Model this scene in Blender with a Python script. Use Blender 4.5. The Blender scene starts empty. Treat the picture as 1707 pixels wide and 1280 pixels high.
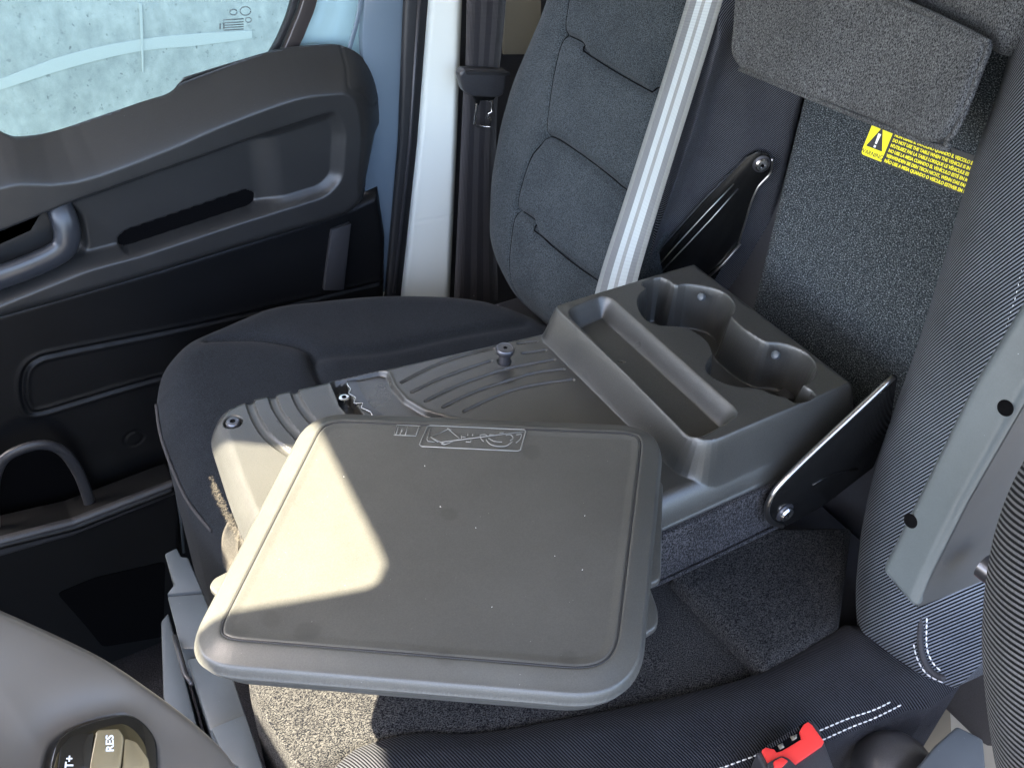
import bpy, bmesh, math, random
import numpy as np
from mathutils import Vector, Matrix
random.seed(4); rng = np.random.default_rng(4)

# ------------------------------------------------------------------ camera, world, sun, exposure
S = bpy.context.scene
CAM_F = 1600.0                      # focal length in photograph pixels (photo 1707 x 1280)
YAW, PITCH, ROLL = map(math.radians, (33.5, 39.4, 3.7))
CAM = np.array([0., 0., 1.38])
_cy, _sy, _cp, _sp = math.cos(YAW), math.sin(YAW), math.cos(PITCH), math.sin(PITCH)
FWD = np.array([_sy*_cp, _cy*_cp, -_sp]); _rt = np.array([_cy, -_sy, 0.]); _up = np.cross(_rt, FWD)
RT = math.cos(ROLL)*_rt + math.sin(ROLL)*_up
UP = -math.sin(ROLL)*_rt + math.cos(ROLL)*_up
cam = bpy.data.cameras.new('camera'); camo = bpy.data.objects.new('camera', cam)
S.collection.objects.link(camo); S.camera = camo
cam.sensor_width = 36; cam.lens = 36*CAM_F/1707; cam.clip_end = 500; cam.clip_start = .02
m = Matrix.Identity(4)
for i in range(3):
    m[i][0] = RT[i]; m[i][1] = UP[i]; m[i][2] = -FWD[i]; m[i][3] = CAM[i]
camo.matrix_world = m

SUN_TO = np.array([-.62, .03, 1.]); SUN_TO /= np.linalg.norm(SUN_TO)
W = bpy.data.worlds.new('World'); S.world = W; W.use_nodes = True
wn = W.node_tree; bg = wn.nodes['Background']; sky = wn.nodes.new('ShaderNodeTexSky')
sky.sky_type = 'NISHITA'; sky.sun_disc = False
sky.sun_elevation = math.asin(SUN_TO[2]); sky.sun_rotation = math.atan2(SUN_TO[0], SUN_TO[1])
sky.dust_density = 3.0; sky.ozone_density = .4; sky.air_density = .8
wn.links.new(sky.outputs[0], bg.inputs[0]); bg.inputs[1].default_value = .15
sl = bpy.data.lights.new('sun', 'SUN'); sl.energy = 5; sl.angle = math.radians(.6); sl.color = (1, .90, .70)
so = bpy.data.objects.new('sun', sl); S.collection.objects.link(so)
so.rotation_euler = Vector(SUN_TO).to_track_quat('Z', 'Y').to_euler(); so.location = (-2, 0, 6)
S.view_settings.view_transform = 'Standard'; S.view_settings.look = 'None'
S.view_settings.exposure = 3.8; S.view_settings.gamma = 1
S.render.engine = 'CYCLES'
S.cycles.max_bounces = 8

# ------------------------------------------------------------------ helpers
V3 = lambda *a: np.array(a, float)
def nrm(v): v = np.array(v, float); return v/np.linalg.norm(v)
def ray(px, py): return RT*(px-853.5)/CAM_F - UP*(py-640)/CAM_F + FWD
class Frame:
    """a real plane of the cab: origin O, axes A, B and normal N"""
    def __init__(s, O, A, B):
        s.O = V3(*O); s.A = nrm(A); B = nrm(B); s.N = nrm(np.cross(s.A, B)); s.B = np.cross(s.N, s.A)
    def ab(s, px, py, h=0):
        d = ray(px, py); O = s.O+s.N*h; P = CAM + d*(((O-CAM)@s.N)/(d@s.N)) - s.O
        return (P@s.A, P@s.B)
    def px(s, pts, h=0): return [s.ab(x, y, h) for x, y in pts]
    def w(s, a, b, n=0.): return s.O + s.A*a + s.B*b + s.N*n
    def off(s, h): return Frame(s.O+s.N*h, s.A, s.B)
def flat(z): return Frame((0, 0, z), (1, 0, 0), (0, 1, 0))
def wall(y): return Frame((0, y, 0), (1, 0, 0), (0, 0, 1))          # normal towards the driver (-y)
def lean(x, z0, k): return Frame((x, 0, z0), (0, -1, 0), (k, 0, 1))  # backrest planes; normal to the front
def rnd(pts, r, n=7):
    """polygon with rounded corners"""
    P = [np.array(p[:2], float) for p in pts]; R = [p[2] if len(p) > 2 else r for p in pts]; out = []
    for i, p in enumerate(P):
        a, b = P[i-1], P[(i+1) % len(P)]
        la, lb = np.linalg.norm(a-p), np.linalg.norm(b-p)
        q = min(R[i], la*.48, lb*.48)
        if q < 1e-5: out.append(p); continue
        s, e = p+(a-p)/la*q, p+(b-p)/lb*q
        for t in np.linspace(0, 1, n): out.append((1-t)**2*s + 2*t*(1-t)*p*1. + t*t*e)
    return out
def spl(pts, n=6, closed=False):
    P = [np.array(p, float) for p in pts]; out = []; L = len(P)
    for i in range(L if closed else L-1):
        g = (lambda k: P[k % L]) if closed else (lambda k: P[min(max(k, 0), L-1)])
        a, b, c, d = g(i-1), g(i), g(i+1), g(i+2)
        for t in np.arange(n)/n:
            out.append(.5*((2*b)+(c-a)*t+(2*a-5*b+4*c-d)*t*t+(-a+3*b-3*c+d)*t**3))
    if not closed: out.append(P[-1])
    return out
def segd(X, Y, pts, closed):
    """unsigned distance to a polyline and the nearest point"""
    pts = [np.array(p[:2], float) for p in pts]
    best = np.full(X.shape, 1e9); NX = np.zeros(X.shape); NY = np.zeros(X.shape)
    L = len(pts)
    for i in range(L if closed else L-1):
        a, b = pts[i], pts[(i+1) % L]; d = b-a; l2 = d@d
        if l2 < 1e-14: continue
        t = np.clip(((X-a[0])*d[0]+(Y-a[1])*d[1])/l2, 0, 1)
        qx, qy = a[0]+t*d[0], a[1]+t*d[1]; dd = np.hypot(X-qx, Y-qy)
        k = dd < best; best = np.where(k, dd, best); NX = np.where(k, qx, NX); NY = np.where(k, qy, NY)
    return best, NX, NY
def inside(X, Y, pts):
    r = np.zeros(X.shape, bool); L = len(pts)
    for i in range(L):
        (x1, y1), (x2, y2) = pts[i][:2], pts[(i+1) % L][:2]
        if y1 == y2: continue
        c = ((y1 > Y) != (y2 > Y)) & (X < (x2-x1)*(Y-y1)/(y2-y1)+x1); r ^= c
    return r
def din(X, Y, pts):
    """distance to the outline, positive inside"""
    d, _, _ = segd(X, Y, pts, True); return np.where(inside(X, Y, pts), d, -d)
def line(X, Y, pts): return segd(X, Y, pts, False)[0]
def sl(x, a, b): t = np.clip((x-a)/(b-a), 0, 1); return .45*t+.55*t*t*(3-2*t)
def ss(x, a, b): t = np.clip((x-a)/(b-a), 0, 1); return t*t*(3-2*t)
def bump(d, w): return np.exp(-(d/w)**2)
def fall(d, w, p=2.): return (1-np.clip(d/w, 0, 1))**p       # 1 at the outline, 0 from w inwards

COL = S.collection
def link(name, me, m, parent=None, kind=None, smooth=True):
    if m: me.materials.append(m)
    if smooth: me.shade_smooth()
    o = bpy.data.objects.new(name, me); COL.objects.link(o)
    if parent: o.parent = parent
    if kind: o['kind'] = kind
    return o
def mesh(name, v, f, m, parent=None, uv=None, kind=None, smooth=True, sharp=None):
    me = bpy.data.meshes.new(name); me.from_pydata([tuple(map(float, p)) for p in v], [], [tuple(map(int, q)) for q in f]); me.update()
    if uv is not None:
        l = me.uv_layers.new(name='UVMap'); idx = np.empty(len(me.loops), np.int32); me.loops.foreach_get('vertex_index', idx)
        l.data.foreach_set('uv', np.asarray(uv, np.float32)[idx].ravel())
    o = link(name, me, m, parent, kind, smooth)
    if sharp: me.set_sharp_from_angle(angle=math.radians(sharp))
    return o
def thing(name, label, cat, loc=(0, 0, 0), group=None):
    o = bpy.data.objects.new(name, None); COL.objects.link(o); o['label'] = label; o['category'] = cat
    o.empty_display_size = .05
    if group: o['group'] = group
    return o
def field(name, fr, outline, hfun, res, m, parent=None, skirt=.03, inset=0., kind=None, sharp=None, holes=(), fine=False):
    """a moulded or upholstered surface: relief hfun(a, b, d) over the outline on frame fr, with side walls"""
    xs = [p[0] for p in outline]; ys = [p[1] for p in outline]
    ax = np.arange(min(xs)-res*2, max(xs)+res*2, res); ay = np.arange(min(ys)-res*2, max(ys)+res*2, res)
    X, Y = np.meshgrid(ax, ay, indexing='ij')
    d, nx, ny = segd(X, Y, outline, True); ins = inside(X, Y, outline); d = np.where(ins, d, -d)
    snap = d < res*.35
    X = np.where(snap, nx, X); Y = np.where(snap, ny, Y); dd = np.where(snap, 0, d)
    H = hfun(X, Y, dd)
    keep = d > -res*.0
    n0, n1 = X.shape; idx = np.arange(n0*n1).reshape(n0, n1)
    good = d >= res*.35
    c = good[:-1, :-1] | good[1:, :-1] | good[:-1, 1:] | good[1:, 1:]
    for h in holes:
        hd = inside(X, Y, h); c &= ~(hd[:-1, :-1] & hd[1:, 1:])
    q = np.stack([idx[:-1, :-1][c], idx[1:, :-1][c], idx[1:, 1:][c], idx[:-1, 1:][c]], 1)
    used = np.unique(q); remap = np.full(n0*n1, -1); remap[used] = np.arange(len(used)); q = remap[q]
    a, b, h = X.ravel()[used], Y.ravel()[used], H.ravel()[used]
    Pw = fr.O + a[:, None]*fr.A + b[:, None]*fr.B + h[:, None]*fr.N
    uv = np.stack([a, b], 1)
    e = np.concatenate([q[:, [0, 1]], q[:, [1, 2]], q[:, [2, 3]], q[:, [3, 0]]]); es = np.sort(e, 1)
    key = es[:, 0].astype(np.int64)*len(used)+es[:, 1]; u, inv, cnt = np.unique(key, return_inverse=True, return_counts=True)
    be = e[cnt[inv] == 1]
    bv = np.unique(be); rm = {int(k): i for i, k in enumerate(bv)}
    low = Pw[bv] - fr.N*(skirt + h[bv][:, None]*1.)
    if inset:
        cen = Pw.mean(0); dirv = cen-low; dirv -= (dirv@fr.N)[:, None]*fr.N
        low = low + dirv/np.linalg.norm(dirv, axis=1)[:, None]*inset
    uvl = uv[bv]*1.0 + 0.0; cen2 = uv.mean(0); dr = uv[bv]-cen2; dr /= np.linalg.norm(dr, axis=1)[:, None]; uvl = uv[bv]+dr*skirt
    # a doubled ring so the side wall keeps its own normals
    base = len(used); mid = Pw[bv]
    verts = np.concatenate([Pw, low]); UVs = np.concatenate([uv, uvl])
    side = [(int(s1), int(s0), base+rm[int(s0)], base+rm[int(s1)]) for s0, s1 in be]
    faces = [tuple(r) for r in q.tolist()] + side
    me = bpy.data.meshes.new(name); me.from_pydata(verts.tolist(), [], faces)
    bmh = bmesh.new(); bmh.from_mesh(me)
    if not fine: bmesh.ops.dissolve_degenerate(bmh, dist=1e-6, edges=bmh.edges)
    bmesh.ops.recalc_face_normals(bmh, faces=bmh.faces) if False else None
    uvn = None
    bmh.to_mesh(me); bmh.free(); me.update()
    co = np.empty(len(me.vertices)*3, np.float32); me.vertices.foreach_get('co', co); co = co.reshape(-1, 3)-fr.O
    U = np.stack([co@fr.A, co@fr.B], 1); hh = co@fr.N
    wl = hh < -skirt+1e-5; dv = U-cen2; dv /= np.linalg.norm(dv, axis=1)[:, None]+1e-9; U = U+np.where(wl, skirt, 0.)[:, None]*dv
    l = me.uv_layers.new(name='UVMap'); ix = np.empty(len(me.loops), np.int32); me.loops.foreach_get('vertex_index', ix)
    l.data.foreach_set('uv', U[ix].astype(np.float32).ravel())
    o = link(name, me, m, parent, kind, True)
    if sharp: me.set_sharp_from_angle(angle=math.radians(sharp))
    if fine:      # normals from the relief itself, so fillets stay clean at this grid size
        e_ = res*.4; ga = (hfun(a+e_, b, np.maximum(din(a+e_, b, outline), 0))-hfun(a-e_, b, np.maximum(din(a-e_, b, outline), 0)))/(2*e_)
        gb = (hfun(a, b+e_, np.maximum(din(a, b+e_, outline), 0))-hfun(a, b-e_, np.maximum(din(a, b-e_, outline), 0)))/(2*e_)
        Nn = fr.N[None, :]-ga[:, None]*fr.A-gb[:, None]*fr.B; Nn /= np.linalg.norm(Nn, axis=1)[:, None]
        from mathutils.kdtree import KDTree
        vn = np.empty(len(me.vertices)*3, np.float32); me.vertices.foreach_get('normal', vn); vn = vn.reshape(-1, 3).copy()
        if len(me.vertices) == len(verts): vn[:len(Nn)] = Nn; print('fine', name)
        me.normals_split_custom_set_from_vertices([tuple(map(float, q_)) for q_ in vn])
    return o
def slab(name, fr, outline, t, m, parent=None, bev=.002, seg=2, kind=None, h=0.):
    """flat piece of thickness t (back of it at height h) with bevelled edges"""
    bm = bmesh.new(); vs = [bm.verts.new(fr.w(p[0], p[1], h+t)) for p in outline]
    f = bm.faces.new(vs); f.normal_update()
    if f.normal.dot(Vector(fr.N)) < 0: f.normal_flip()
    r = bmesh.ops.extrude_face_region(bm, geom=[f])
    for v in r['geom']:
        if isinstance(v, bmesh.types.BMVert): v.co -= Vector(fr.N)*t
    for g in r['geom']:
        if isinstance(g, bmesh.types.BMFace): g.normal_flip()
    bmesh.ops.recalc_face_normals(bm, faces=bm.faces)
    if bev:
        ed = [e for e in bm.edges if len(e.link_faces) == 2 and any(len(x.verts) > 4 or True for x in e.link_faces) and e.calc_face_angle(0) > .6]
        bmesh.ops.bevel(bm, geom=ed, offset=bev, segments=seg, affect='EDGES', profile=.5, clamp_overlap=True)
    uvl = bm.loops.layers.uv.new('UVMap')
    for fc in bm.faces:
        for lp in fc.loops:
            p = np.array(lp.vert.co)-fr.O; lp[uvl].uv = (p@fr.A, p@fr.B)
    me = bpy.data.meshes.new(name); bm.to_mesh(me); bm.free()
    o = link(name, me, m, parent, kind, True); me.set_sharp_from_angle(angle=math.radians(35)); return o
def tube(name, pts, r, m, parent=None, n=10, closed=False, kind=None, flatk=1., nrmv=None, merge=None):
    P = [np.array(p, float) for p in pts]; L = len(P); rs = r if hasattr(r, '__len__') else [r]*L
    v = []; f = []; up0 = np.array(nrmv, float) if nrmv is not None else V3(.13, .21, .97)
    for i in range(L):
        a = P[i-1] if (i or closed) else P[i]; b = P[(i+1) % L] if (i < L-1 or closed) else P[i]
        t = nrm(b-a); s = nrm(np.cross(t, up0)); u = np.cross(s, t)
        for k in range(n):
            an = 2*math.pi*k/n; v.append(P[i] + s*math.cos(an)*rs[i] + u*math.sin(an)*rs[i]*flatk)
    for i in range(L if closed else L-1):
        j = (i+1) % L
        for k in range(n): f.append((i*n+k, i*n+(k+1) % n, j*n+(k+1) % n, j*n+k))
    if not closed: f.append(tuple(range(n))[::-1]); f.append(tuple((L-1)*n+k for k in range(n)))
    if merge is not None:
        b0 = len(merge[0]); merge[0].extend(v); merge[1].extend([tuple(b0+i for i in q) for q in f]); return
    return mesh(name, v, f, m, parent, kind=kind)
def lathe(name, O, ax, prof, m, parent=None, n=32, lobes=None):
    """profile of (radius, height) turned about axis ax at O"""
    ax = nrm(ax); s = nrm(np.cross(ax, V3(.3, .9, .2))); u = np.cross(ax, s); v = []; f = []
    for r, h in prof:
        for k in range(n):
            an = 2*math.pi*k/n; rr = r*(lobes(an) if lobes else 1); v.append(V3(*O)+ax*h+(s*math.cos(an)+u*math.sin(an))*rr)
    for i in range(len(prof)-1):
        for k in range(n): f.append((i*n+k, i*n+(k+1) % n, (i+1)*n+(k+1) % n, (i+1)*n+k))
    f.append(tuple((len(prof)-1)*n+k for k in range(n)))
    o = mesh(name, v, f, m, parent, sharp=40); return o
def box(name, lo, hi, m, parent=None, kind=None, bev=.003):
    fr = flat(lo[2]); return slab(name, fr, [(lo[0], lo[1]), (hi[0], lo[1]), (hi[0], hi[1]), (lo[0], hi[1])], hi[2]-lo[2], m, parent, bev, 2, kind)
def ribbon(name, L, R, t, m, parent=None, sag=0):
    """webbing between two edge polylines, thickness t, uv in metres"""
    v = []; uv = []; f = []; s = 0; K = 6; n = len(L)
    Lw = [V3(*p) for p in L]; Rw = [V3(*p) for p in R]
    for i in range(n):
        if i: s += np.linalg.norm(Lw[i]-Lw[i-1])
        a = Lw[i-1] if i else Lw[i]; b = Lw[i+1] if i < n-1 else Lw[i]
        N = nrm(np.cross(Rw[i]-Lw[i], b-a)); wd = np.linalg.norm(Rw[i]-Lw[i])
        for sgn in (1, -1):
            for k in range(K+1):
                q = k/K; v.append(Lw[i]*(1-q)+Rw[i]*q + N*sgn*t*.5*(1 if 0 < k < K else .35)); uv.append((q, s))
    M = 2*(K+1)
    for i in range(n-1):
        for sd in (0, 1):
            for k in range(K):
                a = i*M+sd*(K+1)+k; q = (a, a+1, a+1+M, a+M); f.append(q if sd == 0 else q[::-1])
        for k in (0, K): a = i*M+k; b2 = a+K+1; f.append((a, a+M, b2+M, b2))
    return mesh(name, v, f, m, parent, uv=uv)
def text(name, s, size, fr, a, b, m, parent=None, h=.0006, off=0, align='LEFT', rot=0, sx=1., ext=.0002):
    cu = bpy.data.curves.new(name, 'FONT'); cu.body = s; cu.size = size; cu.offset = off; cu.extrude = ext; cu.align_x = align
    cu.resolution_u = 3
    t = bpy.data.objects.new(name, cu); me = bpy.data.meshes.new_from_object(t); bpy.data.objects.remove(t)
    me.name = name
    M = Matrix(((fr.A[0], fr.B[0], fr.N[0], 0), (fr.A[1], fr.B[1], fr.N[1], 0), (fr.A[2], fr.B[2], fr.N[2], 0), (0, 0, 0, 1)))
    O = fr.w(a, b, h); M = Matrix.Translation(O) @ M @ Matrix.Rotation(rot, 4, 'Z') @ Matrix.Diagonal((sx, 1, 1, 1))
    me.transform(M); return link(name, me, m, parent, smooth=False)

# ------------------------------------------------------------------ materials
def mat(name, col=(.5, .5, .5), rough=.5, metal=0., spec=.5, **kw):
    m = bpy.data.materials.new(name); m.use_nodes = True; b = m.node_tree.nodes['Principled BSDF']
    b.inputs['Base Color'].default_value = (*col, 1); b.inputs['Roughness'].default_value = rough
    b.inputs['Metallic'].default_value = metal; b.inputs['Specular IOR Level'].default_value = spec
    for k, v in kw.items(): b.inputs[k].default_value = v
    return m
class NT:
    def __init__(s, m): s.t = m.node_tree; s.b = s.t.nodes['Principled BSDF']
    def n(s, kind, **kw):
        x = s.t.nodes.new(kind)
        for k, v in kw.items():
            if k.startswith('i_'): x.inputs[k[2:].replace('_', ' ')].default_value = v
            else: setattr(x, k, v)
        return x
    def l(s, a, b): s.t.links.new(a, b)
    def m(s, op, a, b=None, c=None):
        x = s.n('ShaderNodeMath', operation=op)
        for i, v in enumerate((a, b, c)):
            if v is None: continue
            if isinstance(v, (int, float)): x.inputs[i].default_value = v
            else: s.l(v, x.inputs[i])
        return x.outputs[0]
    def ramp(s, fac, stops, interp='LINEAR'):
        r = s.n('ShaderNodeValToRGB'); r.color_ramp.interpolation = interp; e = r.color_ramp.elements
        while len(e) < len(stops): e.new(.5)
        for k, (p, c) in enumerate(stops): e[k].position = p; e[k].color = (*c, 1) if len(c) == 3 else c
        s.l(fac, r.inputs[0]); return r.outputs[0]
    def mix(s, fac, a, b):
        x = s.n('ShaderNodeMix', data_type='RGBA')
        for sock, v in ((x.inputs[0], fac), (x.inputs[6], a), (x.inputs[7], b)):
            if isinstance(v, (int, float)): sock.default_value = v
            elif isinstance(v, tuple): sock.default_value = (*v, 1)
            else: s.l(v, sock)
        return x.outputs[2]
    def bump(s, h, strength, dist):
        x = s.n('ShaderNodeBump'); x.inputs['Strength'].default_value = strength; x.inputs['Distance'].default_value = dist
        s.l(h, x.inputs['Height']); s.l(x.outputs[0], s.b.inputs['Normal']); return x
    def obj(s): return s.n('ShaderNodeTexCoord').outputs['Object']
    def uv(s): return s.n('ShaderNodeTexCoord').outputs['UV']
def noise(k, vec, scale, detail=2, rough=.5):
    x = k.n('ShaderNodeTexNoise'); x.inputs['Scale'].default_value = scale; x.inputs['Detail'].default_value = detail
    x.inputs['Roughness'].default_value = rough; k.l(vec, x.inputs['Vector']); return x.outputs['Fac']
def plastic(name, col, rough=.45, grain=900, gs=.25, smudges=(), spec=.5, gd=.0004, cg=1.):
    m = mat(name, col, rough, spec=spec); k = NT(m); v = k.obj()
    g = noise(k, v, grain, 2, .6); k.bump(g, gs, gd)
    r = noise(k, v, 9, 4, .6)
    k.l(k.m('ADD', k.m('MULTIPLY', r, .16), rough-.08), k.b.inputs['Roughness'])
    c2 = tuple(x*1.22 for x in col); c1 = tuple(x*.86 for x in col)
    c = k.mix(k.ramp(noise(k, v, 5.5, 5, .65), [(.35, (0, 0, 0)), (.7, (1, 1, 1))]), c1, c2)
    gr = noise(k, v, 750, 1, .5); c = k.mix(k.ramp(gr, [(.3, (0, 0, 0)), (.7, (1, 1, 1))]), k.mix(.5*cg, c, tuple(x*.55 for x in col)), k.mix(.35*cg, c, tuple(x*1.7 for x in col)))
    sp = noise(k, v, 420, 1, .5); c = k.mix(k.ramp(sp, [(.80, (0, 0, 0)), (.84, (1, 1, 1))]), c, tuple(min(1, x*3+.05) for x in col))
    for (x, y, rr) in smudges:
        d = k.n('ShaderNodeVectorMath', operation='DISTANCE'); d.inputs[1].default_value = (x, y, .653)
        k.l(v, d.inputs[0]); f = k.ramp(k.m('ADD', k.m('DIVIDE', d.outputs['Value'], rr), k.m('MULTIPLY', noise(k, v, 60, 3), .5)), [(.75, (.35, .35, .35)), (1.25, (0, 0, 0))]); c = k.mix(f, c, tuple(x_*.5 for x_ in col))
    k.l(c, k.b.inputs['Base Color']); return m
def cloth_twill(name, dark, light, pitch=.0026, ang=35, rough=.9, bstr=.8):
    m = mat(name, dark, rough, spec=.1, **{'Sheen Weight': .02, 'Sheen Roughness': .5}); k = NT(m)
    mp = k.n('ShaderNodeMapping'); mp.inputs['Rotation'].default_value = (0, 0, math.radians(ang)); k.l(k.uv(), mp.inputs[0])
    wv = k.n('ShaderNodeTexWave', wave_type='BANDS', bands_direction='X', wave_profile='SIN'); k.l(mp.outputs[0], wv.inputs['Vector'])
    wv.inputs['Scale'].default_value = 1/(pitch*20/ (2*math.pi)*1.0) if False else math.pi*2/(20*pitch)
    wv.inputs['Distortion'].default_value = .35; wv.inputs['Detail'].default_value = 1; wv.inputs['Detail Scale'].default_value = 60
    n1 = noise(k, k.uv(), 700, 2, .6); n2 = noise(k, k.uv(), 14, 3, .6)
    f = k.m('MULTIPLY', k.ramp(wv.outputs['Fac'], [(.38, (0, 0, 0)), (.68, (1, 1, 1))]), k.m('ADD', k.m('MULTIPLY', n1, .8), .35))
    f = k.m('MULTIPLY', f, k.m('ADD', k.m('MULTIPLY', n2, .7), .6))
    k.l(k.mix(f, dark, light), k.b.inputs['Base Color'])
    k.bump(k.m('ADD', wv.outputs['Fac'], k.m('MULTIPLY', n1, .6)), bstr, .0007); return m
def cloth_crepe(name, dark, light, scale=420, rough=.9, bstr=1., d=.001, aniso=2.2, fuzz=.3, lo=.38, hi=.66):
    m = mat(name, dark, rough, spec=.08, **{'Sheen Weight': fuzz*.1, 'Sheen Roughness': .5}); k = NT(m)
    mp = k.n('ShaderNodeMapping'); mp.inputs['Scale'].default_value = (1, aniso, 1); mp.inputs['Rotation'].default_value = (0, 0, .5); mp.inputs['Scale'].default_value = (1, aniso**.5, 1/aniso**.5); k.l(k.obj(), mp.inputs[0])
    n = noise(k, mp.outputs[0], scale, 2, .6); n2 = noise(k, k.obj(), 11, 4, .6)
    f = k.m('MULTIPLY', k.ramp(n, [(lo, (0, 0, 0)), (hi, (1, 1, 1))]), k.m('ADD', k.m('MULTIPLY', n2, 1.2), .4))
    k.l(k.mix(f, dark, light), k.b.inputs['Base Color']); k.bump(n, bstr, d); return m
M = {}
M['wheel'] = mat('wheel_soft_plastic', (.125, .109, .094), .33)
M['board'] = plastic('moulded_black_plastic', (.033, .0325, .030), .30, 900, .55, spec=.65)
_sm = [(flat(.655).ab(x, y), r_) for x, y, r_ in ((402, 1048, .014), (452, 1030, .014), (512, 1052, .017), (885, 752, .017), (748, 855, .014), (742, 1095, .012), (948, 1095, .014))]
M['plate'] = plastic('table_plate_plastic', (.054, .053, .048), .36, 1300, .25, [(q[0][0], q[0][1], q[1]) for q in _sm], cg=.5)
M['emboss'] = mat('embossed_line_plastic', (.16, .16, .15), .3)
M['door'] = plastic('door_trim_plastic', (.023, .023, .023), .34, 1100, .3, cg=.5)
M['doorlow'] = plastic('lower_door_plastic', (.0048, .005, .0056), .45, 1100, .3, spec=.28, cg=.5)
M['trimb'] = mat('warm_dark_frame_paint', (.045, .038, .036), .3)
M['hole_shade'] = mat('painted_hole_shade', (.002, .002, .0025), .8, spec=.05)  # near-black, painted in for the shade inside slots and holes
M['handle'] = mat('satin_handle_plastic', (.028, .03, .035), .28)
M['grey'] = plastic('grey_plastic', (.055, .064, .072), .42, 1000, .1, cg=.15)
M['arm'] = plastic('armrest_shell_plastic', (.078, .092, .098), .36, 1300, .12, cg=.15)
M['dark'] = plastic('dark_plastic', (.03, .03, .033), .4, 900, .2)
M['rubber'] = mat('seal_rubber', (.012, .012, .013), .55)
M['steel'] = mat('bright_screw_steel', (.62, .62, .62), .25, 1.)
M['dsteel'] = mat('dark_screw_steel', (.10, .10, .11), .3, .8)
M['bracket'] = mat('black_enamelled_steel', (.005, .005, .005), .22, 0., .35)
M['edge'] = mat('bright_bracket_edge', (.35, .34, .33), .28, 1.)  # bare steel edges, also used to paint highlight lines on the ridges
M['white'] = mat('white_body_paint', (.88, .90, .82), .25, 0., .5, **{'Coat Weight': .5})
M['paint'] = mat('blue_grey_paint', (.13, .17, .21), .25)
M['skyp'] = mat('sky_tinted_body_paint', (.50, .72, .76), .12, .3)  # pale paint with the cyan sky reflection put into its colour
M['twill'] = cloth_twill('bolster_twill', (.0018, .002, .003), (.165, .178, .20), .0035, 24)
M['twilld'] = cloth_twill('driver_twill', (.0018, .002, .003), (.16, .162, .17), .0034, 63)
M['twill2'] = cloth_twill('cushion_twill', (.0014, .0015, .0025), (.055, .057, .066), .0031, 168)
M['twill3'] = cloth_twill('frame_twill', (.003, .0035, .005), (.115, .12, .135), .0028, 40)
M['crepe'] = cloth_crepe('crepe_cloth', (.010, .0105, .011), (.115, .118, .118), 680, lo=.38, hi=.68)
M['crepe_m'] = cloth_crepe('underside_crepe_cloth', (.004, .004, .0045), (.062, .060, .064), 520, lo=.40, hi=.66)
M['armside'] = plastic('armrest_shade_plastic', (.040, .044, .048), .42, 1300, .12, cg=.15)  # armrest shell plastic darkened: shade on its sides put into the colour
M['crepe_d'] = cloth_crepe('cushion_cloth', (.0018, .002, .0035), (.062, .060, .056), 560, lo=.40, hi=.70)
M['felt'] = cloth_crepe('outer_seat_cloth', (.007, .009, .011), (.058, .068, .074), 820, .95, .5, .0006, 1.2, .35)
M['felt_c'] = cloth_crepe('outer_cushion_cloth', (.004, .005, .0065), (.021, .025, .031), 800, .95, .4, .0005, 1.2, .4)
M['seam'] = mat('dark_seam_thread', (.003, .003, .004), .9, spec=.05)
M['thread'] = mat('white_thread', (.62, .62, .62), .7)
M['dthread'] = mat('dark_piping', (.02, .02, .023), .8)
M['red'] = mat('red_button_plastic', (.62, .035, .03), .4)
M['yellow'] = mat('label_yellow_print', (.85, .78, .0), .5)
M['lblack'] = mat('label_black_film', (.014, .016, .017), .6)
M['lwhite'] = mat('label_white_print', (.8, .8, .8), .5)
M['floor'] = cloth_crepe('floor_carpet', (.01, .01, .012), (.04, .04, .045), 300)
M['beige'] = mat('beige_sill_plate', (.16, .14, .10), .6)
M['velcro'] = cloth_crepe('fuzzy_tape', (.02, .018, .015), (.09, .08, .065), 600)
M['sooty'] = mat('dull_headliner', (.38, .37, .34), .9)
M['gloss'] = mat('gloss_black_pod', (.006, .006, .006), .06, 0., .6)
M['key'] = mat('champagne_key_reflection', (.42, .36, .24), .22, .75)  # champagne reflection on the keys, put into the colour
def carpet_mat():
    m = mat('needle_felt_carpet', (.03, .03, .03), .95, spec=.15, **{'Sheen Weight': .05}); k = NT(m)
    mp = k.n('ShaderNodeMapping'); mp.inputs['Scale'].default_value = (1, 1.8, 1); k.l(k.uv(), mp.inputs[0])
    a = noise(k, mp.outputs[0], 420, 2, .7); b = noise(k, k.uv(), 90, 3, .7)
    sp = k.m('ADD', k.m('MULTIPLY', a, .95), k.m('MULTIPLY', b, .12))
    k.l(k.ramp(sp, [(.42, (.006, .008, .01)), (.52, (.016, .020, .023)), (.60, (.055, .064, .070)), (.70, (.22, .24, .25))]), k.b.inputs['Base Color'])
    k.bump(a, 1., .0012); return m
M['carpet'] = carpet_mat()
def web_mat(name, stops, rough=.6):
    m = mat(name, (.3, .3, .3), rough, spec=.35); k = NT(m); sx = k.n('ShaderNodeSeparateXYZ'); k.l(k.uv(), sx.inputs[0])
    c = k.ramp(sx.outputs[0], stops, 'CONSTANT')
    w = k.m('SINE', k.m('MULTIPLY', sx.outputs[1], 2*math.pi/.0022)); w2 = k.m('SINE', k.m('MULTIPLY', sx.outputs[0], 160.))
    h = k.m('ADD', w, k.m('MULTIPLY', w2, .5))
    k.l(k.mix(k.m('ADD', k.m('MULTIPLY', w, .14), .2), c, (.02, .02, .025)), k.b.inputs['Base Color']); k.bump(h, .6, .0006); return m
lg, mg, dg = (.47, .52, .53), (.27, .285, .28), (.18, .19, .195)
M['silverweb'] = web_mat('silver_webbing', [(0, mg), (.12, dg), (.30, lg), (.45, mg), (.55, lg), (.73, dg), (.88, mg)])
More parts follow.
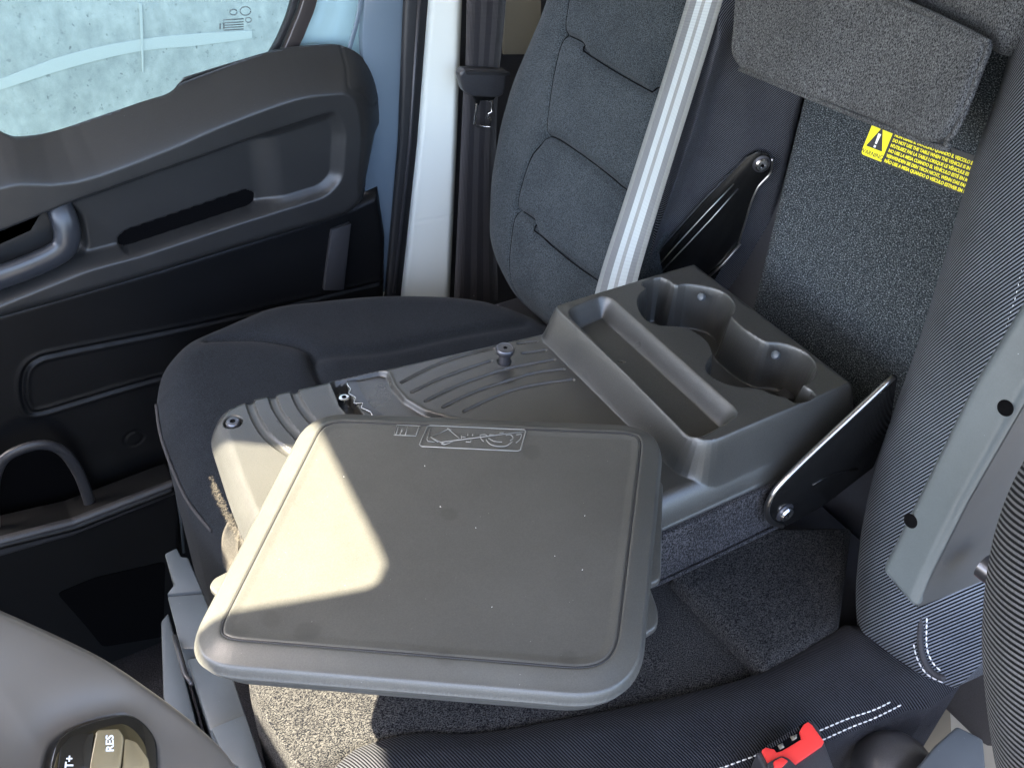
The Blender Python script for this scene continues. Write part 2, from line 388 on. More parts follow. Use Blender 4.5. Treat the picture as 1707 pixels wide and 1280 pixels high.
M['blackweb'] = web_mat('black_webbing', [(0, (.05, .045, .045)), (.2, (.03, .028, .03)), (.35, (.06, .055, .055)), (.5, (.03, .028, .03)), (.65, (.06, .055, .055)), (.8, (.03, .03, .03))])
def concrete_mat():
    m = mat('stained_concrete', (.4, .4, .4), .9); k = NT(m); v = k.obj()
    mp = k.n('ShaderNodeMapping'); mp.inputs['Scale'].default_value = (1, 1, .7); k.l(v, mp.inputs[0])
    a = noise(k, mp.outputs[0], 3, 8, .7); b = noise(k, mp.outputs[0], 22, 4, .65); c = noise(k, v, 30, 3, .6)
    base = k.ramp(k.m('ADD', k.m('MULTIPLY', a, .6), k.m('MULTIPLY', b, .4)), [(.36, (.125, .132, .135)), (.5, (.175, .18, .182)), (.62, (.225, .228, .228))])
    col = k.mix(k.ramp(c, [(.29, (.8, .8, .8)), (.38, (0, 0, 0))]), base, (.07, .076, .08))
    d = noise(k, mp.outputs[0], 60, 2, .5); col = k.mix(k.ramp(d, [(.27, (.8, .8, .8)), (.32, (0, 0, 0))]), col, (.055, .06, .065))
    k.l(col, k.b.inputs['Base Color']); k.bump(b, .5, .004); return m
M['concrete'] = concrete_mat()
M['ground'] = plastic('yard_asphalt', (.12, .12, .12), .85, 200, .3)
def glass_mat():
    m = bpy.data.materials.new('tinted_window_glass'); m.use_nodes = True; t = m.node_tree; t.nodes.remove(t.nodes['Principled BSDF'])
    o = t.nodes['Material Output']; tr = t.nodes.new('ShaderNodeBsdfTransparent'); tr.inputs[0].default_value = (.78, .93, .945, 1)
    gl = t.nodes.new('ShaderNodeBsdfGlossy'); gl.inputs['Roughness'].default_value = .02; mx = t.nodes.new('ShaderNodeMixShader')
    fz = t.nodes.new('ShaderNodeFresnel'); fz.inputs[0].default_value = 1.4
    t.links.new(fz.outputs[0], mx.inputs[0]); t.links.new(tr.outputs[0], mx.inputs[1]); t.links.new(gl.outputs[0], mx.inputs[2]); t.links.new(mx.outputs[0], o.inputs[0]); return m
M['glass'] = glass_mat()

# ------------------------------------------------------------------ surroundings and van body
g = slab('ground', flat(-1.02), [(-40, -40), (40, -40), (40, 40), (-40, 40)], .02, M['ground'], bev=0, kind='structure')
cw = thing('concrete_wall', 'weathered pale concrete wall seen through the door window', 'wall', (0, 3.2, -1))
wf = wall(3.2)
wo = slab('wall_panel', wf, [(-5, -1.0), (7, -1.0), (7, 2.6), (-5, 2.6)], .2, M['concrete'], None, bev=.01, h=-.2)
def adopt(o, p):
    o.parent = p; p_inv = Matrix.Translation(-p.location); o.matrix_parent_inverse = p_inv; return o
adopt(wo, cw)
smear = mat('pale_lime_streak', (.215, .22, .22), .9)
top = spl([(-60, 148), (0, 132), (110, 92), (220, 68), (330, 56), (420, 52)], 6); bot = spl([(420, 64), (330, 76), (230, 86), (120, 112), (0, 150), (-60, 168)], 6)
adopt(slab('lime_streak', wf, wf.px(top+bot), .002, smear, bev=0), cw)
adopt(slab('lime_streak', wf, wf.px(rnd([(231, 5), (236, 6), (238, 55), (239, 120), (237, 120), (234, 60)], 1)), .004, smear, bev=0), cw)

vb = thing('van_body', 'white painted van body pillar between the door and the outer seat', 'van body')
fl = box('cab_floor', (-1.0, -.75, -.50), (1.3, 1.6, -.45), M['floor'], kind='structure')
# unseen roof; its opening is made up, cut to shape the sun patch
ZR = 1.62
def sun_up(pts, z):
    k = (ZR-z)/SUN_TO[2]; return [(x+SUN_TO[0]*k, y+SUN_TO[1]*k) for x, y in pts]
F655, F60 = flat(.655), flat(.6)
patch = sun_up([(-.085, .905), (.11, .905)], .6) + sun_up(F60.px([(350, 733), (440, 742), (490, 745)]), .6) + \
    sun_up(F655.px([(522, 700), (580, 815), (628, 908), (640, 938), (628, 968), (600, 986), (500, 1005), (350, 1030)])+[(.05, .575), (.035, .44), (-.085, .44)], .655)
def roof():
    bm = bmesh.new(); outer = [(-1.35, -.28), (1.35, -.28), (1.35, 1.66), (-1.35, 1.66)]
    for z in (ZR, ZR+.03):
        ed = []
        for ring in (outer, patch):
            vs = [bm.verts.new((x, y, z)) for x, y in ring]
            ed += [bm.edges.new((vs[i], vs[(i+1) % len(vs)])) for i in range(len(vs))]
        bmesh.ops.triangle_fill(bm, edges=ed, use_beauty=True)
    me = bpy.data.meshes.new('roof_sun_mask'); bm.to_mesh(me); bm.free(); return link('roof_sun_mask', me, M['sooty'], vb, smooth=False)
roof()
box('rear_panel', (1.30, -.28, -.5), (1.34, 1.66, ZR-.004), M['sooty'], vb)
box('side_panel', (1.0, 1.62, -.9), (1.296, 1.66, ZR-.004), M['white'], vb)
box('header_panel', (-.9, 1.62, 1.38), (.996, 1.66, ZR-.004), M['white'], vb)
box('driver_side_panel', (.50, -.32, -.9), (1.296, -.285, .618), M['dark'], vb)
box('dashboard', (-.95, -.28, -.45), (-.52, 1.45, .72), M['dark'], vb, bev=.04)
f158, f156 = wall(1.58), wall(1.56)
# white B pillar, with its two facets, rubber seal and trim behind the belt
pil = wall(1.55)
field('pillar', pil, pil.px([(711, -60), (782, -60), (770, 235), (756, 520), (655, 520), (664, 470), (689, 235)]),
      lambda a, b, d: -.02*fall(d, .022, 1.6) - .0015*bump(line(a, b, pil.px([(680, 372), (760, 360)])), .0022) - .004*ss(b, .27, .335)*0, .004, M['white'], vb, .05)
slab('seal', f156, f156.px([(672, -60), (712, -60), (690, 235), (664, 480), (658, 580), (626, 580), (640, 480), (661, 235)]), .018, M['rubber'], vb, .006, 3)
tube('seal_lip', [f156.w(*f156.ab(x, y), .02) for x, y in [(694, -60), (675, 235), (650, 480)]], .0035, M['dark'], vb)
slab('pillar_trim', f158, f158.px([(760, -60), (1000, -60), (1000, 560), (740, 560)]), .008, M['dark'], vb, .002, 1, h=-.02)
slab('cream_trim', f158, f158.px([(842, -60), (900, -60), (900, 90), (836, 90)]), .006, M['beige'], vb, .002, 1, h=.0)

# ------------------------------------------------------------------ passenger door
dr = thing('passenger_door', 'closed dark grey passenger door with armrest, window and storage pocket', 'door', (0, 0, 0))
dU = wall(1.50); dL = wall(1.54)
topl = [(-150, 290), (-60, 250), (0, 243), (22, 250), (45, 254), (110, 243), (250, 195), (300, 178), (322, 156), (340, 147), (480, 105), (560, 95), (598, 98), (630, 118), (650, 160), (657, 200)]
botl = [(655, 250), (634, 312), (607, 351), (580, 371), (537, 385), (400, 426), (270, 467), (100, 517), (0, 545), (-150, 590)]
tS = dU.px(spl([(-300, 345), (-150, 290), (0, 243), (110, 240), (250, 192), (350, 150), (480, 105), (560, 95), (598, 98), (632, 120), (652, 165), (657, 230), (650, 300)], 4)); oU = dU.px(spl(topl+botl, 4, True)); tU = dU.px(spl(topl, 4)); bU = dU.px(botl)
rec = rnd(dU.px([(-120, 440), (114, 336), (430, 224), (560, 182), (578, 215), (573, 300), (545, 330), (400, 375), (235, 430), (148, 453), (-120, 560)]), .018)
slot = rnd(dU.px([(203, 412), (216, 399), (420, 329), (434, 334), (434, 350), (424, 359), (217, 429), (205, 424)]), .004)
cup = rnd(dU.px([(-120, 430), (114, 340), (148, 372), (157, 424), (148, 440), (-120, 545)]), .012)
a1, a2 = dU.ab(425, 290)[0], dU.ab(478, 280)[0]
cap = dU.px(spl([(592, 97), (590, 125), (585, 152), (610, 162), (625, 182), (645, 190)], 4))
def hU(a, b, d):
    dt = line(a, b, tS); dbt = line(a, b, bU)
    h = -.062*fall(dt, .066, 1.2) - .03*fall(dbt, .03, 2)
    dr_ = din(a, b, rec); h = h - .032*ss(dr_, 0, .022)*(1) + .016*ss(a, a1, a2)*ss(dr_, .004, .02)
    h = h - .014*ss(din(a, b, cup), 0, .012) - .02*ss(din(a, b, slot), 0, .004)
    return h - .0025*bump(line(a, b, cap), .002)
field('upper_trim', dU, oU, hU, .0028, M['door'], dr, .06)
slab('slot_shade', dU, slot, .003, M['hole_shade'], dr, 0, h=-.037)  # black sheet paints the slot's shade, not a separate lining
hd = [dU.w(*dU.ab(x, y), h) for x, y, h in [(100, 350, -.035), (110, 372, -.02), (115, 398, -.012), (107, 420, -.01), (80, 437, -.01), (40, 454, -.01), (-10, 473, -.012), (-70, 497, -.015), (-130, 520, -.02)]]
tube('pull_handle', [V3(*p) for p in spl(hd, 4)], .021, M['handle'], dr, 16, flatk=.55, nrmv=(0, -1, .0))
slab('handle_cup', dU, dU.px([(-120, 432), (0, 387), (74, 358), (80, 378), (62, 408), (0, 436), (-120, 480)]), .004, M['door'], dr, .002, h=-.05)
gro = dL.px(spl([(700, 455), (500, 503), (310, 546), (110, 586), (60, 600), (41, 622), (38, 655), (45, 680), (62, 688), (120, 672), (250, 634), (500, 570)], 5))
oL = dL.px([(-150, 560), (0, 515), (270, 440), (560, 350), (598, 335), (636, 318), (648, 400), (645, 520), (640, 900), (500, 1400), (-150, 1500)])
dot = dL.ab(223, 731)
def hL(a, b, d):
    l = line(a, b, gro); r = np.hypot(a-dot[0], b-dot[1])
    return -.004*bump(l, .0035) + .002*bump(l-.007, .004) - .002*bump(r-.017, .002) - .02*fall(d, .02)
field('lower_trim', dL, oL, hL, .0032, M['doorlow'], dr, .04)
slab('trim_rib', dL, dL.px([(549, 380), (582, 368), (570, 480), (536, 480)]), .012, M['dark'], dr, .003)
dP = wall(1.45)
pock = dP.px([(-150, 945), (0, 897), (120, 868), (290, 803), (303, 830), (302, 1010), (285, 1180), (-150, 1330)])
pt_ = dP.px([(-150, 945), (0, 897), (120, 868), (290, 803)])
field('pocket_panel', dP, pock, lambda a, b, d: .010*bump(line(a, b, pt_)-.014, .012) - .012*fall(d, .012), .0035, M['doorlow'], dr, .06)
field('pocket_rim', dP.off(.006), dP.px([(-150, 945), (0, 897), (120, 866), (290, 801), (294, 822), (120, 892), (0, 926), (-150, 975)]), lambda a, b, d: -.006*fall(d, .008), .0025, M['dark'], dr, .012)
slab('pocket_shade', dP, rnd(dP.px([(95, 988), (158, 962), (275, 935), (272, 1060), (171, 1077), (141, 1040)]), .012), .002, M['hole_shade'], dr, 0, h=.0)  # flat black sheet paints the dark of the pocket opening
tube('pocket_edge', [dP.w(*dP.ab(x, y), .01) for x, y in [(292, 815), (299, 860), (304, 915)]], .003, M['grey'], dr)
dB = wall(1.50)
ring = [dB.w(*dB.ab(x, y), .02) for x, y in spl([(-12, 880), (-14, 800), (0, 758), (30, 738), (70, 730), (102, 742), (126, 775), (142, 815), (150, 850)], 5)]
tube('bottle_ring', ring, .0105, M['dark'], dr, 10, flatk=.6, nrmv=(0, -1, 0))
slab('bottle_well_shade', dL, rnd(dL.px([(-20, 900), (-16, 800), (10, 760), (60, 742), (100, 752), (128, 800), (142, 870)]), .02), .002, M['hole_shade'], dr, 0, h=.002)  # flat black sheet paints the shade inside the bottle ring
wg = wall(1.62)
slab('window_glass', wg, wg.px([(-200, 380), (520, 140), (560, -300), (-200, -300)]), .005, M['glass'], dr, 0)
f160 = wall(1.605)
cA = spl([(500, -80), (483, -4), (470, 37), (447, 84), (412, 125), (380, 150)], 5); cB = spl([(512, -80), (495, -4), (479, 40), (456, 92), (430, 124), (400, 152)], 5)
cC = spl([(538, -80), (521, -4), (509, 31), (490, 74), (464, 116), (440, 150)], 5)
slab('window_seal', f160, f160.px(cA+cB[::-1]), .012, M['rubber'], dr, .003)
slab('window_frame', f160, f160.px([(x+2, y) for x, y in cB]+cC[::-1]), .022, M['trimb'], dr, .008, 4)
slab('painted_frame', f160, f160.px(cC+[(600, 150), (606, 60), (622, -80)]), .006, M['skyp'], dr, .003)
slab('frame_edge', f158.off(.012), f158.px(spl([(598, -80), (590, 10), (575, 70), (560, 120)], 4)+spl([(566, 120), (582, 70), (597, 10), (606, -80)], 4)), .006, M['paint'], dr, .002)
slab('door_metal', f158, f158.px([(604, -80), (680, -80), (672, 150), (662, 300), (646, 480), (600, 480), (600, 130), (596, 60)]), .02, M['paint'], dr, .004)
box('outer_skin', (-.9, 1.64, -.9), (.99, 1.66, .60), M['white'], dr)
et = M['dark']; ev, ef = [], []
def ln(fr, pts, r, h=.0, n=4, closed=False): tube('', [fr.w(*fr.ab(x, y), h) for x, y in pts], r, None, n=n, merge=(ev, ef), closed=closed)
for cx, cy, rr in ((407, 17, 9), (387, 19, 6), (412, 32, 5)):
    ln(wg, [(cx+rr*math.cos(t), cy+rr*.8*math.sin(t)) for t in np.linspace(0, 6.0, 14)], .0008, .006)
for yy in (30, 35, 39, 43, 47): ln(wg, [(370+(yy-30)*.1, yy+2), (404, yy)], .0008, .006)
for x_ in (365, 371): ln(wg, [(x_, 38), (x_, 47)], .0012, .006)
mesh('glass_etching', ev, ef, mat('etched_glass_print', (.10, .12, .125), .6), dr)

# ------------------------------------------------------------------ bench seat
bs = thing('bench_seat', 'two seater passenger bench in dark cloth with its middle backrest folded down', 'seat', (0, 0, 0))
ZC = .38; FC = flat(ZC); BK = lean(.79, ZC, .3)
oc = FC.px([(960, 545), (820, 482), (660, 469), (520, 479), (440, 491), (360, 522), (300, 548), (264, 588), (252, 640), (262, 700), (300, 792), (345, 850)]) + [(.165, .905), (.86, .905), (.86, 1.2)]
oc = spl(oc[:9], 5)+rnd(oc[9:], 0)
cr1 = FC.px(spl([(345, 560), (440, 562), (512, 586), (528, 625), (560, 670)], 5)); cr2 = FC.px(spl([(528, 600), (640, 592), (760, 566), (870, 548)], 5))
pip = FC.px([(252, 640), (262, 700), (300, 792), (345, 850)])
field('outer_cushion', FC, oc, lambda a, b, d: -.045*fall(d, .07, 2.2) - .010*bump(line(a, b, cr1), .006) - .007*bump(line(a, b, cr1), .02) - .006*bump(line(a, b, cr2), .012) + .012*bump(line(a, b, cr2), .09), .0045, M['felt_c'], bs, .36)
tube('piping', [FC.w(a, b, -.044) for a, b in spl(pip, 5)], .0028, M['dthread'], bs, 6)
# centre of the middle cushion and its twill bolster
seam_px = [(520, 1400), (548, 1300), (575, 1262), (609, 1241), (690, 1222), (790, 1222), (900, 1205), (1100, 1166), (1270, 1120), (1392, 1052)]
seam = FC.px(spl(seam_px, 4))
mc = [(.17, .90), (.14, .80), (.112, .69)] + FC.px([(415, 1152), (500, 1285)]) + seam + [(.80, .62), (.80, .90)]
sx = FC.px([(420, 1160), (440, 1172), (480, 1230), (520, 1290)])
sx = FC.px(spl([(432, 1148), (455, 1190), (500, 1245), (545, 1300)], 4))
field('middle_cushion', FC, mc, lambda a, b, d: -.012*fall(line(a, b, seam), .03) - .02*fall(line(a, b, mc[:4]), .03) - .002*bump(line(a, b, sx), .002) - .02*ss(a, .35, .6), .004, M['crepe_d'], bs, .30)
bo = seam + [(.80, .40), (.86, .36), (.86, .265)] + FC.px([(1548, 1180), (1515, 1183), (1459, 1203), (1375, 1238), (1250, 1290), (1000, 1420), (700, 1500)])
st1 = FC.off(.02).px([(1150, 1300), (1201, 1280), (1262, 1258), (1330, 1231), (1367, 1217), (1412, 1198), (1459, 1182), (1496, 1165)])
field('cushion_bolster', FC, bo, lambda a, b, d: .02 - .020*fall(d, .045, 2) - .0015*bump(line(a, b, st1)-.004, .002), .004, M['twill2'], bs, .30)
LP = FC.off(.004)
lp = rnd(FC.px([(1118, 960), (1275, 1124), (1398, 1050), (1420, 880), (1250, 880)]), .008)
field('lap_panel', FC, lp, lambda a, b, d: .008 - .010*fall(d, .012), .004, M['crepe_d'], bs, .03)
def stitches(name, pts, parent, r=.0011, L=.0052, gap=.0022):
    P = [V3(*p) for p in pts]; v, f = [], []; carry = 0
    cum = [0]
    for i in range(1, len(P)): cum.append(cum[-1]+np.linalg.norm(P[i]-P[i-1]))
    def at(s):
        i = min(max(np.searchsorted(cum, s)-1, 0), len(P)-2); t = (s-cum[i])/(cum[i+1]-cum[i]+1e-9); return P[i]*(1-t)+P[i+1]*t
    s = 0
    while s+L < cum[-1]:
        a, b = at(s), at(s+L); tube('', [a, a*.6+b*.4, b], [r*.6, r, r*.6], None, n=5, merge=(v, f)); s += L+gap
    return mesh(name, v, f, M['thread'], parent, kind='stuff')
def spx(fr, px, h): return [fr.w(*fr.ab(x, y, h), h) for x, y in spl(px, 5)]
stitches('stitching', spx(FC, [(1150, 1300), (1201, 1280), (1262, 1258), (1330, 1231), (1367, 1217), (1412, 1198), (1459, 1182), (1491, 1166)], .021), bs)
stitches('stitching', spx(FC, [(1252, 1281), (1310, 1257), (1375, 1231), (1420, 1211), (1459, 1196), (1503, 1174)], .014), bs)
slab('seat_base', flat(-.45), [(.21, .33), (.97, .33), (.97, 1.28), (.21, 1.28)], .79, M['dark'], bs, .01)
slab('backrest_back', BK, [(-1.34, -.12), (-.22, -.12), (-.22, .80), (-1.34, .80)], .04, M['dark'], bs, .02, 2, h=-.24)
# backrests
ob = BK.px([(900, -140), (880, -10), (855, 50), (826, 120), (804, 200), (788, 300), (785, 400), (798, 450), (826, 505), (905, 575), (1015, 585), (1050, 430), (1120, 200), (1190, -60), (1210, -140)])
ob = rnd(ob, .03)
z1 = BK.px([(938, 58), (962, 70), (974, 92), (1072, 150), (1084, 144), (1130, 158)]); z2 = BK.px(spl([(905, 226), (925, 234), (985, 276), (1045, 326)], 4)); z3 = BK.px([(858, 350), (884, 368), (893, 394), (983, 466), (1010, 468)])
sv = BK.px(spl([(955, -120), (945, 10), (920, 130), (905, 226), (882, 265), (862, 330), (850, 400), (846, 470), (850, 540)], 4))
def hO(a, b, d):
    h = -.06*fall(d, .085, 2.2) - .005*bump(line(a, b, sv), .0032)
    for z in (z1, z2, z3):
        l = line(a, b, z); h = h - .010*bump(l, .0045) - .006*bump(l, .014)
    return h
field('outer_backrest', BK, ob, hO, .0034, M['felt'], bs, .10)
def seam_line(fr, hf, outl, pts, par, r_=.0012):
    P = spl(pts, 4); A_ = np.array([p[0] for p in P]); B_ = np.array([p[1] for p in P]); D_ = din(A_, B_, outl); k_ = D_ > .004
    h_ = hf(A_, B_, np.maximum(D_, 0)); pp = [fr.w(A_[q], B_[q], h_[q]+.0012) for q in range(len(P)) if k_[q]]
    if len(pp) > 2: tube('seam', pp, r_, M['seam'], par, 6)
for z in (z1, z2, z3): seam_line(BK, hO, ob, z, bs)
seam_line(BK, hO, ob, sv, bs, .0009)
fT = Frame((.87, 1.02, .4), (.23, -.12, 0), (0, 0, 1))
fo = fT.px([(1225, -140), (1190, 60), (1142, 220), (1090, 380), (1040, 590), (1235, 610), (1262, 510), (1300, 340), (1344, 166), (1370, 40), (1400, -140)])
fr_ = fT.px(spl([(1180, 60), (1130, 230), (1085, 350), (1050, 450)], 4))
field('backrest_frame', fT, fo, lambda a, b, d: -.012*fall(line(a, b, fo[6:]), .014, 2) + .03*bump(line(a, b, fr_), .026) + .003*np.sin(a*60+b*14)*ss(d, 0, .05), .004, M['twill3'], bs, .10)
CP = lean(.93, ZC, .3)
co_ = CP.px([(1300, -140), (1345, 150), (1250, 540), (1215, 640), (1560, 700), (1760, 60), (1790, -140)])
field('carpet_panel', CP, co_, lambda a, b, d: .0*a, .012, M['carpet'], bs, .03)
nb = BK.px([(1672, -150), (1655, -10), (1645, 60), (1624, 140), (1600, 200), (1568, 300), (1532, 430), (1490, 570), (1440, 710), (1410, 810), (1392, 900), (1383, 1000), (1388, 1068), (1415, 1102), (1480, 1145), (1545, 1176), (1600, 1120), (1680, 1000), (1860, 600), (2000, 100), (2040, -150)])
nb = rnd(nb, .03)
def hN(a, b, d): return .02*ss(d, .0, .12) - .055*fall(d, .075, 2.2) + .003*np.sin(b*38+a*20)*ss(b, .2, 0)*ss(d, 0, .03)
field('backrest_bolster', BK, nb, hN, .004, M['twill'], bs, .12)
stitches('stitching', spx(BK, [(1712, 400), (1704, 445), (1692, 500), (1680, 537), (1668, 575)], .018), bs)
stitches('stitching', spx(BK, [(1530, 1024), (1523, 1067), (1530, 1100), (1546, 1124), (1572, 1137)], .006), bs)
stitches('stitching', spx(BK, [(1545, 1030), (1545, 1079), (1556, 1106), (1574, 1122)], .008), bs)
tube('piping', spx(BK, [(1537, 1020), (1534, 1070), (1542, 1104), (1556, 1122), (1574, 1131)], .006), .004, M['dthread'], bs, 6)
HD = lean(.79, ZC, .3)
hd_o = rnd(HD.px([(1395, -150), (1450, -20), (1500, -2), (1560, 26), (1610, 52), (1655, 92), (1700, 60), (1790, -150)]), .01)
field('head_pad', HD, hd_o, lambda a, b, d: -.02*fall(d, .03, 2), .004, M['crepe'], bs, .05)
FLP = lean(.77, ZC, .3)
fl_o = rnd(FLP.px([(1235, -150), (1218, 92), (1236, 116), (1548, 240), (1580, 234), (1604, 200), (1652, 74), (1642, 62), (1560, 28), (1480, -5), (1440, -30), (1400, -150)]), .014, 6)
fs_ = FLP.px([(1218, 92), (1236, 116), (1548, 240), (1580, 234), (1604, 200), (1652, 74)])
field('velcro_flap', FLP, fl_o, lambda a, b, d: .008 - .008*fall(d, .008) + .0015*bump(d-.003, .002) + .004*np.sin(a*26+1)*np.sin(b*18), .003, M['crepe'], bs, .006)
tube('flap_piping', [FLP.w(a, b, .003) for a, b in spl(fs_[1:], 5)], .0034, M['crepe'], bs, 7)
tube('flap_piping', [FLP.w(a, b, .003) for a, b in FLP.px(spl([(1455, -12), (1500, 2), (1560, 28), (1610, 52), (1652, 74)], 5))], .004, M['crepe'], bs, 7)
# warning label on the carpet
CL = CP.off(.002)
def lab():
    bl, brr = CL.ab(1433, 258), CL.ab(1590, 320)
    ang = math.atan2(brr[1]-bl[1], brr[0]-bl[0]); ca, sa = math.cos(ang), math.sin(ang)
    A2 = CL.A*ca + CL.B*sa; LF = Frame(CL.w(*bl), A2, np.cross(CL.N, A2))
    yb = LF.ab(1472, 264); yw = yb[0]; tl = LF.ab(1440, 207); yh = tl[1]
    hh = yh*1.25; ww = .30
    body = rnd([(0, 0, .006), (ww, 0, 0.0), (ww, hh, .0), (0, hh, .006)], .0)
    lb = slab('warning_label', LF, body, .0008, M['lblack'], bs, 0)
    e = .0016
    slab('label_symbol', LF, rnd([(e, e, .006), (yw, e, .0), (yw, hh-e, 0), (e, hh-e, .006)], 0), .0003, M['yellow'], lb, 0, h=.0009)
    text('label_lettering', 'WARNING', yw*.235, LF, yw*.5, yh*.10, M['lblack'], lb, h=.0014, align='CENTER', sx=.92)
    b0 = yh*.36; t0 = yh*1.12
    slab('label_triangle', LF, rnd([(yw*.14, b0), (yw*.88, b0), (yw*.51, t0)], .0015), .0002, M['lblack'], lb, 0, h=.0013)
    slab('label_exclamation', LF, [(yw*.47, b0+yh*.17), (yw*.55, b0+yh*.17), (yw*.575, b0+yh*.52), (yw*.445, b0+yh*.52)], .0002, M['lwhite'], lb, 0, h=.0016)
    slab('label_exclamation', LF, [(yw*.465+.0, b0+yh*.04), (yw*.555, b0+yh*.04), (yw*.555, b0+yh*.12), (yw*.465, b0+yh*.12)], .0002, M['lwhite'], lb, 0, h=.0016)
    rows = ["NÃO USE A MESA QUANDO O VEÍCULO ESTIVER EM MOVIMENTO", "VERWENDEN SIE DEN TISCH NICHT, WENN DAS FAHRZEUG IN BEWEGUNG IST", "NO USE LA MESA CUANDO EL VEHÍCULO ESTÉ EN MOVIMIENTO", "N'UTILISEZ PAS LA TABLE LORSQUE LE VÉHICULE EST EN MOUVEMENT", "DO NOT USE THE TABLE WHEN THE VEHICLE IS IN MOTION", "NON USARE IL TAVOLINO QUANDO IL VEICOLO E' IN MOVIMENTO"]
    pitch = yh*.178
    for i, s in enumerate(rows):
        text('label_lettering', s, pitch*.86, LF, yw+.004, pitch*(.42+i), M['yellow'], lb, h=.0010, off=.00018, sx=.86)
lab()

# ------------------------------------------------------------------ folded middle backrest: board, tray and cup holders
fb = thing('folded_backrest_table', 'folded backrest of black plastic with pen tray, ribs and twin cup holders', 'table', (0, 0, 0))
BF = flat(.60)
bo_ = BF.px([(342, 700), (358, 674), (405, 653), (905, 541)])
out = rnd([(.148, .62, .04), (.147, .76, .05), (*bo_[0], .05), (*bo_[1], .03), (*bo_[2], .05), (.626, .882, .02), (.885, .872, .025), (.885, .522, .02), (.55, .524, .02), (.34, .54, .05)], .02)
blk = rnd([(.607, .530, .05), (.607, .872, .03), (1.1, .872, .02), (1.1, .533, .02)], .03, 9)
T65 = flat(.65)
z8 = lambda pts: T65.px([(880+x/2.909, 420+y/2.909) for x, y in pts])
tray = rnd(z8([(176, 286), (378, 200), (1040, 788), (808, 914)]), .02, 8)
cups = z8(spl([(545, 262), (548, 215), (585, 178), (566, 152), (645, 128), (712, 165), (770, 160), (830, 166), (905, 182), (955, 208), (988, 250), (990, 285), (975, 312), (1010, 350), (1070, 395), (1150, 440), (1220, 446), (1290, 465), (1350, 500), (1384, 550), (1380, 600), (1350, 630), (1322, 642), (1382, 692), (1302, 722), (1255, 697), (1190, 682), (1130, 655), (1060, 648), (1000, 640), (940, 620), (890, 590), (876, 560), (885, 530), (905, 500), (895, 455), (868, 418), (820, 385), (770, 360), (700, 352), (630, 346), (575, 318)], 3, True))
p6 = lambda pts: BF.px([(240+x/3.414, 540+y/3.414) for x, y in pts])
p7 = lambda pts: BF.px([(600+x/3.414, 440+y/3.414) for x, y in pts])
flutes = [p6(spl(q, 4)) for q in ([(595, 405), (620, 500), (680, 610), (750, 680), (830, 735)], [(722, 375), (750, 470), (800, 550), (850, 610), (900, 660)], [(850, 350), (870, 420), (910, 490), (960, 550), (1000, 590)])]
ribs = [p7(spl(q, 4)) for q in ([(240, 673), (400, 590), (560, 530), (760, 480)], [(905, 452), (1005, 438)], [(300, 728), (450, 655), (600, 600), (745, 550)], [(930, 508), (1055, 490)], [(378, 778), (540, 700), (700, 640), (870, 590), (1105, 545)], [(478, 813), (650, 730), (830, 670), (1000, 620), (1158, 600)], [(598, 838), (750, 765), (900, 710), (1050, 680), (1212, 658)])]
slotr = rnd(p6([(1055, 335), (1075, 312), (1340, 262), (1392, 272), (1425, 350), (1490, 425), (1600, 490), (1740, 530), (1900, 560), (1900, 700), (1250, 640), (1120, 480)]), .004, 4)
hole = rnd(p6([(1063, 340), (1085, 322), (1180, 305), (1160, 350), (1200, 420), (1240, 480), (1300, 540), (1200, 560), (1110, 470)]), .003, 3)
scr = BF.ab(388, 703); knb = BF.ab(841, 603)
cupdeep = .070
def hB(a, b, d):
    h = -.034*fall(d, .024, 2.2)
    bk = sl(din(a, b, blk), .001, .018)
    edge = fall(d, .028, 2.)
    h = h + .05*bk*(1-edge*.45)
    for q in flutes: h = h - .0045*np.sqrt(np.clip(1-(line(a, b, q)/.0056)**2, 0, 1))
    for q in ribs: h = h - .0028*np.clip(1-(line(a, b, q)/.0030)**2, 0, 1)
    s = din(a, b, slotr); h = h - .007*ss(s, .0, .0045) + .0012*bump(s, .003)
    h = h - .016*ss(din(a, b, hole), 0, .003)
    r = np.hypot(a-scr[0], b-scr[1]); h = h - .006*(1-ss(r, .0085, .0125))
    r = np.hypot(a-knb[0], b-knb[1]); h = h - .012*(1-ss(r, .009, .011))
    h = h - .027*sl(din(a, b, tray), -.001, .015)
    h = h - cupdeep*ss(din(a, b, cups), -.004, .007)
    return h
field('moulded_shell', BF, out, hB, .00125, M['board'], fb, .040, fine=True)
# ribbed pads on the cup holder floor, wall studs
f0 = BF.off(-.0)
def cf(pts, h): F_ = flat(h); return F_, F_.px([(880+x/2.909, 420+y/2.909) for x, y in pts])
for pts in ([(1205, 690), (1215, 715), (1285, 722), (1295, 690), (1240, 665)], ):
    F_, q = cf(pts, .585); slab('cup_pad', F_, q, .003, M['dark'], fb, .0005)
for c0, ang in (((.790, .770), 0), ((.790, .612), 0)):
    for k in range(9):
        t = c0[1]-.030+k*.0042
        slab('pad_rib', flat(.580), [(c0[0]-.035, t), (c0[0]-.012, t), (c0[0]-.012, t+.0018), (c0[0]-.035, t+.0018)], .0022, M['dark'], fb, 0)
for x, y in ((1165, 494), (1289, 591)):
    Fc = flat(.642); a, b = Fc.ab(x, y)
    lathe('cup_stud', (a+.004, b, .640), (-.8, 0, .5), [(.0055, -.004), (.0055, .0012), (.004, .0022), (.001, .0026)], M['grey'], fb, 20)
def screw(name, O, ax, r, m, parent, h=.003, hexr=.35):
    sc = lathe(name, O, ax, [(r, -h), (r, h*.35), (r*.82, h*.9), (r*.5, h), (r*hexr*1.15, h), (r*hexr, -h*.1), (r*.1, -h*.1)], m, parent, 30)
    return sc
